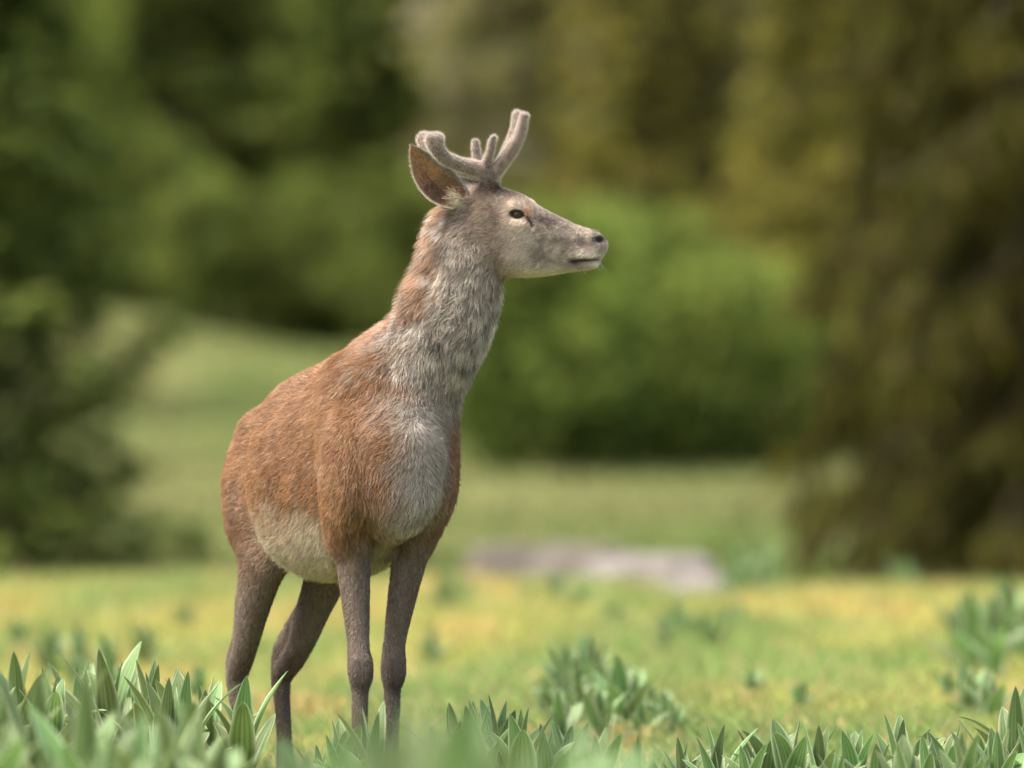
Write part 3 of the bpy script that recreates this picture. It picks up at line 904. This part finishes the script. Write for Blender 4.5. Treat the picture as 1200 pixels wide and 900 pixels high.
for hp in hoof_spots:
    o = link('hoof', hme, None, stag, loc=(hp[0], hp[1], hp[2] - .005))
    o.rotation_euler = (0, 0, math.atan2(FWD[1], FWD[0]))

# ---- eyes
def eye_material():
    m, nt, out = new_mat('eye')
    pb = nt.nodes.new('ShaderNodeBsdfPrincipled')
    pb.inputs['Base Color'].default_value = (.022, .012, .008, 1); pb.inputs['Roughness'].default_value = .10; pb.inputs['Specular IOR Level'].default_value = .4
    pb.inputs['Coat Weight'].default_value = .0; pb.inputs['Coat Roughness'].default_value = .02
    nt.links.new(pb.outputs[0], out.inputs[0]); return m
M_EYE = eye_material()
import bmesh
bm = bmesh.new(); bmesh.ops.create_uvsphere(bm, u_segments=24, v_segments=16, radius=.0165)
eme = bpy.data.meshes.new('eye'); bm.to_mesh(eme); bm.free()
for p in eme.polygons: p.use_smooth = True
eme.materials.append(M_EYE)
def surf_y(px, py, sg):
    ys = np.linspace(.12, 0, 400) * sg + YH
    pts = np.array([PX(px, py, q) for q in ys]); s = sdf(pts)
    return ys[np.argmax(s < 0)]
for sg in (-1, 1):
    yy = surf_y(606, 251.5, sg)
    link('eye', eme, None, stag, loc=tuple(PX(606, 251.5, yy - sg * .0100)))

# ---- ears
def ear_mesh(base, tip, side, face, wmax, seed):
    base, tip = np.array(base), np.array(tip)
    e = tip - base; Ln = np.linalg.norm(e); e = e / Ln
    sd = unit(side - e * (side @ e)); nn = np.cross(e, sd); nn = nn if nn @ face > 0 else -nn
    U, Vn = 26, 17
    u = np.linspace(0, 1, U); v = np.linspace(-1, 1, Vn)
    w = wmax * (np.sin(np.pi * np.clip(u * .80 + .20, 0, 1) ** 1.05) ** .75) * (1 - .15 * u)
    w[-1] = .001
    w *= 1
    phi = np.interp(u, [0, .2, .5, 1], [2.3, 1.75, 1.25, .9])
    outer = np.zeros((U, Vn, 3)); inner = np.zeros((U, Vn, 3)); co = np.zeros((U, Vn, 3)); ci = np.zeros((U, Vn, 3))
    for i in range(U):
        ang = v * phi[i]; R = w[i] / max(math.sin(min(phi[i], 1.57)), .4)
        a = np.sin(ang) * R; b = (1 - np.cos(ang)) * R
        bend = -.020 * math.sin(u[i] * math.pi)
        p = base + e * u[i] * Ln + sd[None] * (a - bend * .6)[:, None] + nn[None] * (b - R * .55)[:, None]
        outer[i] = p
        th = .0045 * np.clip(1.1 - np.abs(v) ** 3, .15, 1)
        nrm = sd[None] * (-np.sin(ang))[:, None] + nn[None] * np.cos(ang)[:, None]
        inner[i] = p + nrm * th[:, None]
        edge = np.abs(v)
        ci[i] = np.array([.36, .215, .12])
        dark = ((v > .1) * .6 + (u[i] < .42) * .5) * np.exp(-((u[i] - .35) / .3) ** 2)
        ci[i] = ci[i] * (1 - np.clip(dark, 0, .8)[:, None]) + np.array([.085, .055, .04]) * np.clip(dark, 0, .8)[:, None]
        ci[i] = mixc(ci[i], (.22, .19, .165), sstep(-.45, -.7, v) * .9)
        ci[i] = mixc(ci[i], (.52, .46, .36), sstep(.78, 1, v))
        co[i] = np.array([.19, .165, .145])
        co[i] = mixc(co[i], (.40, .36, .30), sstep(.8, 1, edge) * .6)
    V = np.concatenate([outer.reshape(-1, 3), inner.reshape(-1, 3)]); C = np.concatenate([co.reshape(-1, 3), ci.reshape(-1, 3)])
    F = []
    o2 = U * Vn
    for i in range(U - 1):
        for j in range(Vn - 1):
            a = i * Vn + j
            F.append([a, a + 1, a + Vn + 1, a + Vn]); F.append([o2 + a, o2 + a + Vn, o2 + a + Vn + 1, o2 + a + 1])
        a = i * Vn; F.append([a, a + Vn, o2 + a + Vn, o2 + a])
        a = i * Vn + Vn - 1; F.append([a + Vn, a, o2 + a, o2 + a + Vn])
    F = np.array(F)
    return V, F, C, e
EARS = [(PX(538, 236, YH - .045), PX(481, 170, YH - .085), np.array([-.65, 0, -.76]), np.array([.12, -1, .25]), .050, 3),
        (PX(556, 226, YH + .048), PX(531, 192, YH + .175), np.array([-.6, .3, -.7]), np.array([.8, -.1, .6]), .042, 4)]
for b, t, sd, fc, wm, sdn in EARS:
    V, F, C, e = ear_mesh(b, t, sd, fc, wm, sdn)
    eo = link('ear', np_mesh('ear', V, F, C), M_SKIN, stag)
    r = np.random.default_rng(sdn)
    N = vert_normals(V, F); 
    u = np.clip(((V - b) @ e) / np.linalg.norm(t - b), 0, 1)
    n = 9000
    P, Nn = sample_surface(V, F, N, n, np.ones(len(V)), r)
    # colour from the nearest grid point
    idx = np.array([np.argmin(((V - p) ** 2).sum(1)) for p in P])
    cc = C[idx] * r.uniform(.65, 1.4, (n, 1)) * 1.05
    d = unit(e[None] + Nn * .35 + r.normal(0, .22, (n, 3)))
    hair_object('ear_fur', P, d, unit(d + Nn * .1), r.uniform(.004, .009, n), np.full(n, .0004), np.clip(cc, 0, .9), M_FUR, eo)
    # pale tuft at the ear mouth
    n = 260
    P = b + e * r.uniform(-.012, .022, (n, 1)) + sd * .006 + r.normal(0, .009, (n, 3)) + fc * .018
    d = unit(e[None] * .7 + np.array([-.1, -.25, -.35]) + r.normal(0, .3, (n, 3)))
    hair_object('ear_tuft', P, d, unit(d + [0, 0, -.2]), r.uniform(.010, .022, n), np.full(n, .0005), np.clip(np.array([.50, .45, .33]) * r.uniform(.7, 1.3, (n, 1)), 0, .9), M_FUR, eo)

# ---- antlers in velvet
def antler(sg):
    y0 = YH + sg * .034
    if sg < 0:
        beam = [(574, 213, 0, .020), (568, 203, -.006, .022), (552, 196, -.02, .022), (534, 191.5, -.045, .0195), (519, 183, -.065, .0195), (511, 172, -.08, .022), (508, 165, -.085, .0215)]
        brow = [(575, 208, 0, .018), (586, 194, -.01, .020), (600, 175, -.02, .019), (610, 155, -.028, .0165), (614, 137, -.03, .0145)]
        bez = [(566, 200, -.006, .014), (573, 182, -.02, .012), (578, 162, -.03, .0098)]
        knob = [(512, 163, -.085, .0205), (506, 164, -.088, .018)]
    else:
        beam = [(577, 213, 0, .020), (568, 203, .006, .021), (548, 200, .02, .021), (526, 192, .045, .021), (508, 180, .07, .021), (499, 168, .085, .021), (497, 163, .09, .019)]
        brow = [(578, 208, 0, .018), (588, 192, .012, .018), (597, 172, .024, .017), (604, 152, .032, .015), (606, 134, .035, .0135)]
        bez = [(562, 202, .012, .013), (559, 184, .02, .0125), (557, 167, .026, .0105)]
        knob = [(500, 164, .088, .020), (497, 163, .09, .018)]
    tt = []
    for pts, k in ((beam, .01), (brow, .014), (bez, .014), (knob, .01)):
        tt.append(Tube([PX(a, b, y0 + c) for a, b, c, _ in pts], [q[3] * .84 for q in pts], [q[3] * .84 for q in pts], (0, 1, 0.01), 'antler', k))
    def f(P):
        F = np.full(len(P), .6)
        for t in tt:
            m = np.all((P > t.lo) & (P < t.hi), axis=1)
            if m.any(): F[m] = smin(F[m], t.dist(P[m]), t.k)
        return F
    lo = np.min([t.c.min(0) for t in tt], 0) - .04; hi = np.max([t.c.max(0) for t in tt], 0) + .04
    V, F = surface_nets(f, lo, hi, .0027)
    V = laplacian(V, F, 2); N = vert_normals(V, F)
    V = V + N * ((fbm(V, 60, 5) - .5) * .004)[:, None]
    nz = fbm(V, 45, 8)
    C = mixc(np.ones((len(V), 1)) * np.array([.09, .068, .058]), (.15, .118, .10), sstep(.4, .65, nz))
    ao = link('antler', np_mesh('antler', V, F, C), M_SKIN, stag)
    r = np.random.default_rng(20 + sg)
    n = 22000
    P, Nn = sample_surface(V, F, N, n, np.ones(len(V)), r)
    cc = np.array([.60, .54, .46]) * r.uniform(.8, 1.2, (n, 1))
    d = unit(Nn + r.normal(0, .14, (n, 3)))
    hair_object('velvet', P, d, d, r.uniform(.004, .0085, n), np.full(n, .00011), np.clip(cc, 0, .9), M_VELVET, ao, npts=3)
antler(-1); antler(1)

# ------------------------------------------------------------------ broad-leaved plants
def leaf_mesh(seed, L, Wd, curl, fold):
    r = np.random.default_rng(seed)
    U, K = 14, 11
    u = np.linspace(0, 1, U) ** .85; v = np.linspace(-1, 1, K)
    w = Wd * np.sin(np.pi * np.clip(u * .94 + .06, 0, 1) ** .92) ** .72 * np.interp(u, [0, .25, 1], [.55, .95, 1.0]); w[-1] = .0015
    tw = r.uniform(-.4, .4)
    V = np.zeros((U, K, 3)); uv = np.zeros((U, K, 2)); C = np.zeros((U, K, 3))
    ph = 0; zc = 0; xc = 0
    base = np.array([.092, .172, .044]) * r.uniform(.85, 1.15)
    for i in range(U):
        ph = curl * u[i] ** 1.5
        if i:
            ds = L * (u[i] - u[i - 1]); zc += ds * math.cos(ph); xc += ds * math.sin(ph)
        a = v * w[i]
        fo = fold * (1 - .5 * u[i])
        depth = -np.abs(v) * w[i] * fo + .0022 * np.cos(v * 2.5 * 2 * np.pi) * np.minimum(1, w[i] / .012) * (1 - np.abs(v) ** 4)
        t = tw * u[i]
        wave = .05 * w[i] * math.sin(u[i] * 9 + seed)
        yy = a * math.cos(t); off = -depth + a * math.sin(t) + wave * v
        V[i, :, 0] = xc - off * math.cos(ph); V[i, :, 1] = yy; V[i, :, 2] = zc + off * math.sin(ph) * 1.0
        vein = .5 + .5 * np.cos(v * 2.5 * 2 * np.pi)
        C[i] = base[None] * (.70 + .50 * vein)[:, None]
        C[i] = mixc(C[i], (.40, .46, .29), sstep(.76, .97, np.abs(v)) * .85)       # rim highlight painted on the downy margin
        C[i] = mixc(C[i], (.17, .24, .09), sstep(.14, .02, np.abs(v)) * .5)        # midrib
        C[i] = mixc(C[i], (.20, .24, .08), np.full(K, sstep(.25, 0, np.array([u[i]]))[0] * .6))
    V = V.reshape(-1, 3); C = C.reshape(-1, 3)
    i, j = np.meshgrid(np.arange(U - 1), np.arange(K - 1), indexing='ij')
    a = (i * K + j).ravel()
    F = np.stack([a, a + 1, a + K + 1, a + K], 1)
    me = np_mesh('leaf', V, F, C)
    me.materials.append(M_LEAF)
    return me
def leaf_material():
    m, nt, out = new_mat('broad_leaf')
    at = nt.nodes.new('ShaderNodeAttribute'); at.attribute_name = 'col'
    oi = nt.nodes.new('ShaderNodeObjectInfo')
    hs = nt.nodes.new('ShaderNodeHueSaturation')
    mr = nt.nodes.new('ShaderNodeMapRange'); mr.inputs[3].default_value = .75; mr.inputs[4].default_value = 1.2
    mh = nt.nodes.new('ShaderNodeMapRange'); mh.inputs[3].default_value = .475; mh.inputs[4].default_value = .515
    tc = nt.nodes.new('ShaderNodeTexCoord'); no = nt.nodes.new('ShaderNodeTexNoise'); no.inputs['Scale'].default_value = 60; no.inputs['Detail'].default_value = 5
    bp = nt.nodes.new('ShaderNodeBump'); bp.inputs['Strength'].default_value = .3; bp.inputs['Distance'].default_value = .002
    pb = nt.nodes.new('ShaderNodeBsdfPrincipled'); pb.inputs['Roughness'].default_value = .5; pb.inputs['Specular IOR Level'].default_value = .35
    pb.inputs['Sheen Weight'].default_value = .08
    tr = nt.nodes.new('ShaderNodeBsdfTranslucent'); mx = nt.nodes.new('ShaderNodeMixShader'); mx.inputs[0].default_value = .30
    L = nt.links.new
    L(oi.outputs['Random'], mr.inputs[0]); L(oi.outputs['Random'], mh.inputs[0])
    L(at.outputs['Color'], hs.inputs['Color']); L(mr.outputs[0], hs.inputs['Value']); L(mh.outputs[0], hs.inputs['Hue'])
    L(tc.outputs['Object'], no.inputs['Vector']); L(no.outputs['Fac'], bp.inputs['Height']); L(bp.outputs[0], pb.inputs['Normal'])
    L(hs.outputs[0], pb.inputs['Base Color']); L(hs.outputs[0], tr.inputs['Color'])
    L(pb.outputs[0], mx.inputs[1]); L(tr.outputs[0], mx.inputs[2]); L(mx.outputs[0], out.inputs[0])
    return m
M_LEAF = leaf_material()
LEAVES = [leaf_mesh(s, 1.0, w, c, f) for s, (w, c, f) in enumerate([(.095, .15, .6), (.11, .4, .5), (.09, .7, .45), (.125, .3, .4), (.10, 1.2, .4), (.12, .6, .35), (.09, .05, .75), (.11, .95, .55)])]
# leaves are modelled one metre long and scaled per leaf
st_v, st_f = tube_mesh([(np.array([[0, 0, -.06], [.002, 0, .1], [0, .002, .22]]), np.array([.012, .009, .005]))])
STEM_ME = np_mesh('stem', st_v, st_f)

def leafy_plant(px, d, h, label, group, r, n=None, spread=1.0):
    x, y = px_x(px, d), d - CAM_D
    root = link('broad_leaved_plant', None, label=label, cat='plant', group=group, loc=(x, y, tz(x, y) - .01))
    root.rotation_euler = (0, 0, r.uniform(0, 6.28))
    st = link('stem', STEM_ME, M_STEM, root); st.scale = (1, 1, h / .5)
    n = n or r.integers(8, 12)
    for k in range(n):
        f = k / max(n - 1, 1)                        # 0 inner, 1 outer
        me = LEAVES[[0, 6, 3, 1, 2, 5, 7, 4][min(7, int(f * 7.99))] if r.random() < .7 else r.integers(0, 8)]
        o = link('leaf', me, None, root)
        lean = (.05 + .50 * f ** 1.3 * spread) * r.uniform(.7, 1.25)
        z0 = .35 * h * (1 - f) * r.uniform(.5, 1)
        s = (h - z0) * r.uniform(.9, 1.1) if f < .35 else h * r.uniform(.68, 1.0)
        o.location = (0, 0, z0)
        o.rotation_euler = (0, lean, k * 2.4 + r.uniform(-.3, .3))
        ws = r.uniform(.85, 1.25) * min(1.6, (.30 / s) ** .35)
        o.scale = (s, s * ws, s)
    return root

def top_h(px, top, d):
    x, y = px_x(px, d), d - CAM_D
    return max(.12, CAM_Z - (top - 450) * d / (450 * 24) - tz(x, y))

rp = np.random.default_rng(33)
ORD = ['first', 'second', 'third', 'fourth', 'fifth', 'sixth', 'seventh', 'eighth', 'ninth', 'tenth', 'eleventh', 'twelfth', 'thirteenth',
       'fourteenth', 'fifteenth', 'sixteenth', 'seventeenth', 'eighteenth', 'nineteenth', 'twentieth', 'twenty-first', 'twenty-second', 'twenty-third', 'twenty-fourth']
def put(lst, label, group, grow=1.03, vary=.07, **kw):
    """a cluster; each plant is told by its count outward from the stag"""
    order = sorted(range(len(lst)), key=lambda i: abs(px_x(lst[i][0], lst[i][1]) + .42))
    rank = {i: k for k, i in enumerate(order)}
    for i, (px, d, top) in enumerate(lst):
        lab = label if len(lst) == 1 else '%s, %s counted from the stag' % (label, ORD[rank[i]])
        leafy_plant(px, d, top_h(px, top, d) * grow * (1 + rp.uniform(-vary, vary)), lab, group, rp, **kw)
put([(130, 24.3, 762), (178, 23.9, 772), (150, 24.6, 775), (215, 23.6, 782), (240, 23.9, 792), (95, 24.8, 780), (20, 24.5, 765), (-15, 23.8, 770), (60, 24.0, 785), (195, 23.2, 795)],
    'upright pale green plant of the clump behind the rump', 'plants of the clump behind the rump')
put([(283, 23.75, 802)], 'broad-leaved plant with folded grey green leaves at the stag\'s outer hind hoof', None)
put([(45, 20.2, 738), (5, 20.8, 785), (100, 19.6, 795), (200, 19.8, 792), (160, 18.8, 815), (255, 18.6, 820), (60, 17.8, 835), (225, 20.6, 805), (310, 20.4, 862), (-20, 19, 800), (130, 17.2, 850), (20, 16.5, 850)],
    'soft green broad-leaved plant before the rump clump', 'plants before the rump clump', grow=.93)
put([(440, 14.6, 846), (515, 13.8, 838), (590, 14.5, 850), (480, 16.5, 846), (550, 16, 850), (640, 16.5, 858), (400, 17, 864), (690, 17.5, 864), (460, 12.8, 856), (540, 12.4, 848), (360, 18.5, 876), (740, 18, 872), (610, 12.8, 862), (500, 15.2, 842)],
    'bright green broad-leaved plant before the stag\'s front legs', 'plants before the front legs', grow=1.02)
put([(560, 23.6, 813), (585, 23.9, 820), (612, 23.5, 835), (400, 23.2, 846), (437, 22.9, 834), (535, 23.9, 836), (640, 23.6, 858), (505, 23.4, 846), (700, 22.4, 858), (745, 21.8, 864), (665, 24.2, 850), (375, 23.4, 868)],
    'slender broad-leaved plant by the front hooves', 'plants by the front hooves')
put([(800, 23.6, 864), (838, 23.4, 848), (900, 23.6, 836), (926, 23.3, 846), (875, 23.2, 858), (960, 23.1, 856), (1003, 23.3, 862), (1055, 23.6, 824), (1030, 23.0, 860), (1085, 23.2, 856), (1112, 23.5, 838), (1150, 23.4, 838), (1190, 23.8, 812), (1170, 23.1, 850), (1215, 23.3, 820), (770, 22.9, 878), (980, 22.3, 870), (1060, 22.2, 872), (1130, 22.0, 866)],
    'crisp pale green plant of the low row the stag faces', 'plants of the low row the stag looks over', spread=1.35, vary=.16)
put([(1140, 34, 695), (1185, 35, 685), (1165, 33, 712), (1215, 34, 688), (1125, 35, 712)],
    'tall broad-leaved plant of the group before the drooping larch', 'plant group before the larch', grow=1.1, n=12)
put([(885, 46, 658), (850, 43, 692), (905, 46.5, 668), (865, 45, 672)], 'broad-leaved plant on the crest between rock slabs and larch', 'plants on the crest by the larch', grow=1.42, n=13)
put([(1058, 46, 668)], 'lone broad-leaved plant on the crest right under the drooping larch', None, grow=1.25)
put([(650, 45, 680), (520, 43, 682), (545, 45, 688), (505, 36, 748), (620, 44, 702), (680, 43, 700)], 'broad-leaved plant near the rock slabs', 'plants near the rock slabs', grow=1.42, n=13)
put([(690, 30, 764), (665, 29.2, 786), (740, 29, 798), (710, 28.3, 808), (765, 28.4, 818), (680, 27.6, 816), (640, 28.6, 812), (700, 27, 830), (750, 27.2, 835), (655, 26.8, 838), (725, 28.0, 800), (780, 28, 828), (715, 29.5, 790), (790, 27.2, 845), (675, 28.4, 802)], 'grey green plant of the loose patch mid turf', 'plants of the loose patch mid turf', grow=1.42, n=13)
put([(800, 38, 735), (865, 40, 722), (820, 38, 732), (780, 37, 745), (850, 39, 725), (720, 40, 720), (835, 37, 745), (790, 39, 738)], 'broad-leaved plant of the dark tuft below the rock slabs', 'plants below the rock slabs', grow=1.42, n=13)
put([(1135, 28.5, 788), (1160, 28, 798), (940, 29, 818), (880, 30, 795), (1110, 30, 790)], 'small broad-leaved plant scattered behind the low row', 'small plants behind the low row', grow=1.2)
put([(95, 33, 760), (170, 36, 745), (215, 40, 736), (20, 38, 740), (230, 30, 795), (130, 31, 775), (60, 35, 755)], 'broad-leaved plant on the turf behind the hind legs', 'plants behind the hind legs', grow=1.42, n=13)

# ------------------------------------------------------------------ grass: one mass of blades
def build_grass():
    r = np.random.default_rng(9)
    n1, n2, n3, n0 = 230000, 170000, 60000, 60000
    d = np.concatenate([r.uniform(20.5, 31, n1), 31 + 24 * r.random(n2) ** .8, r.uniform(55, 150, n3), r.uniform(11, 20.5, n0)])
    half = d * .07 + 1.8
    x = r.uniform(-1, 1, len(d)) * half
    y = d - CAM_D
    P = np.stack([x, y, 0 * x], 1)
    clump = fbm(P, 3.2, 101)
    keep = r.random(len(d)) < (.25 + 1.2 * sstep(.3, .65, clump))
    P, d, clump = P[keep], d[keep], clump[keep]
    n = len(P)
    z = terrain(P[:, 0], P[:, 1])
    base = np.stack([P[:, 0], P[:, 1], z - .004], 1)
    sz = np.interp(d, [20, 31, 55, 150], [1, 1.15, 1.6, 3.2])
    h = r.uniform(.03, .085, n) * (.6 + .9 * clump) * np.minimum(sz, 1.8)
    w = r.uniform(.0022, .0042, n) * sz
    az = r.uniform(0, 6.283, n); la = r.uniform(0, 6.283, n); ln = np.abs(r.normal(.35, .25, n))
    S = np.stack([np.cos(az), np.sin(az), 0 * az], 1)
    B = np.stack([np.cos(la) * ln, np.sin(la) * ln, 0 * la], 1)
    up = np.array([0, 0, 1.])
    V = np.empty((n, 4, 3))
    hh = h[:, None]
    V[:, 0] = base - S * w[:, None]; V[:, 1] = base + S * w[:, None]
    V[:, 2] = base + up * hh + B * hh
    V[:, 3] = base + up * hh * .55 + B * hh * .25 - S * w[:, None] * .8
    F = np.arange(n * 4).reshape(n, 4)
    c = turf_colour(P) * r.uniform(.7, 1.45, (n, 1))
    dry = r.random(n) < .18
    c[dry] = np.array([.42, .35, .16]) * r.uniform(.7, 1.2, (dry.sum(), 1))
    lush = r.random(n) < .15
    c[lush] = c[lush] * .4 + .6 * np.array([.11, .19, .05])
    me = np_mesh('grass', V.reshape(-1, 3), F, np.repeat(np.clip(c, 0, .8), 4, axis=0), smooth=False)
    link('grass', me, M_GRASS, label='short yellow green alpine turf covering the ground', cat='grass', kind='stuff')
build_grass()
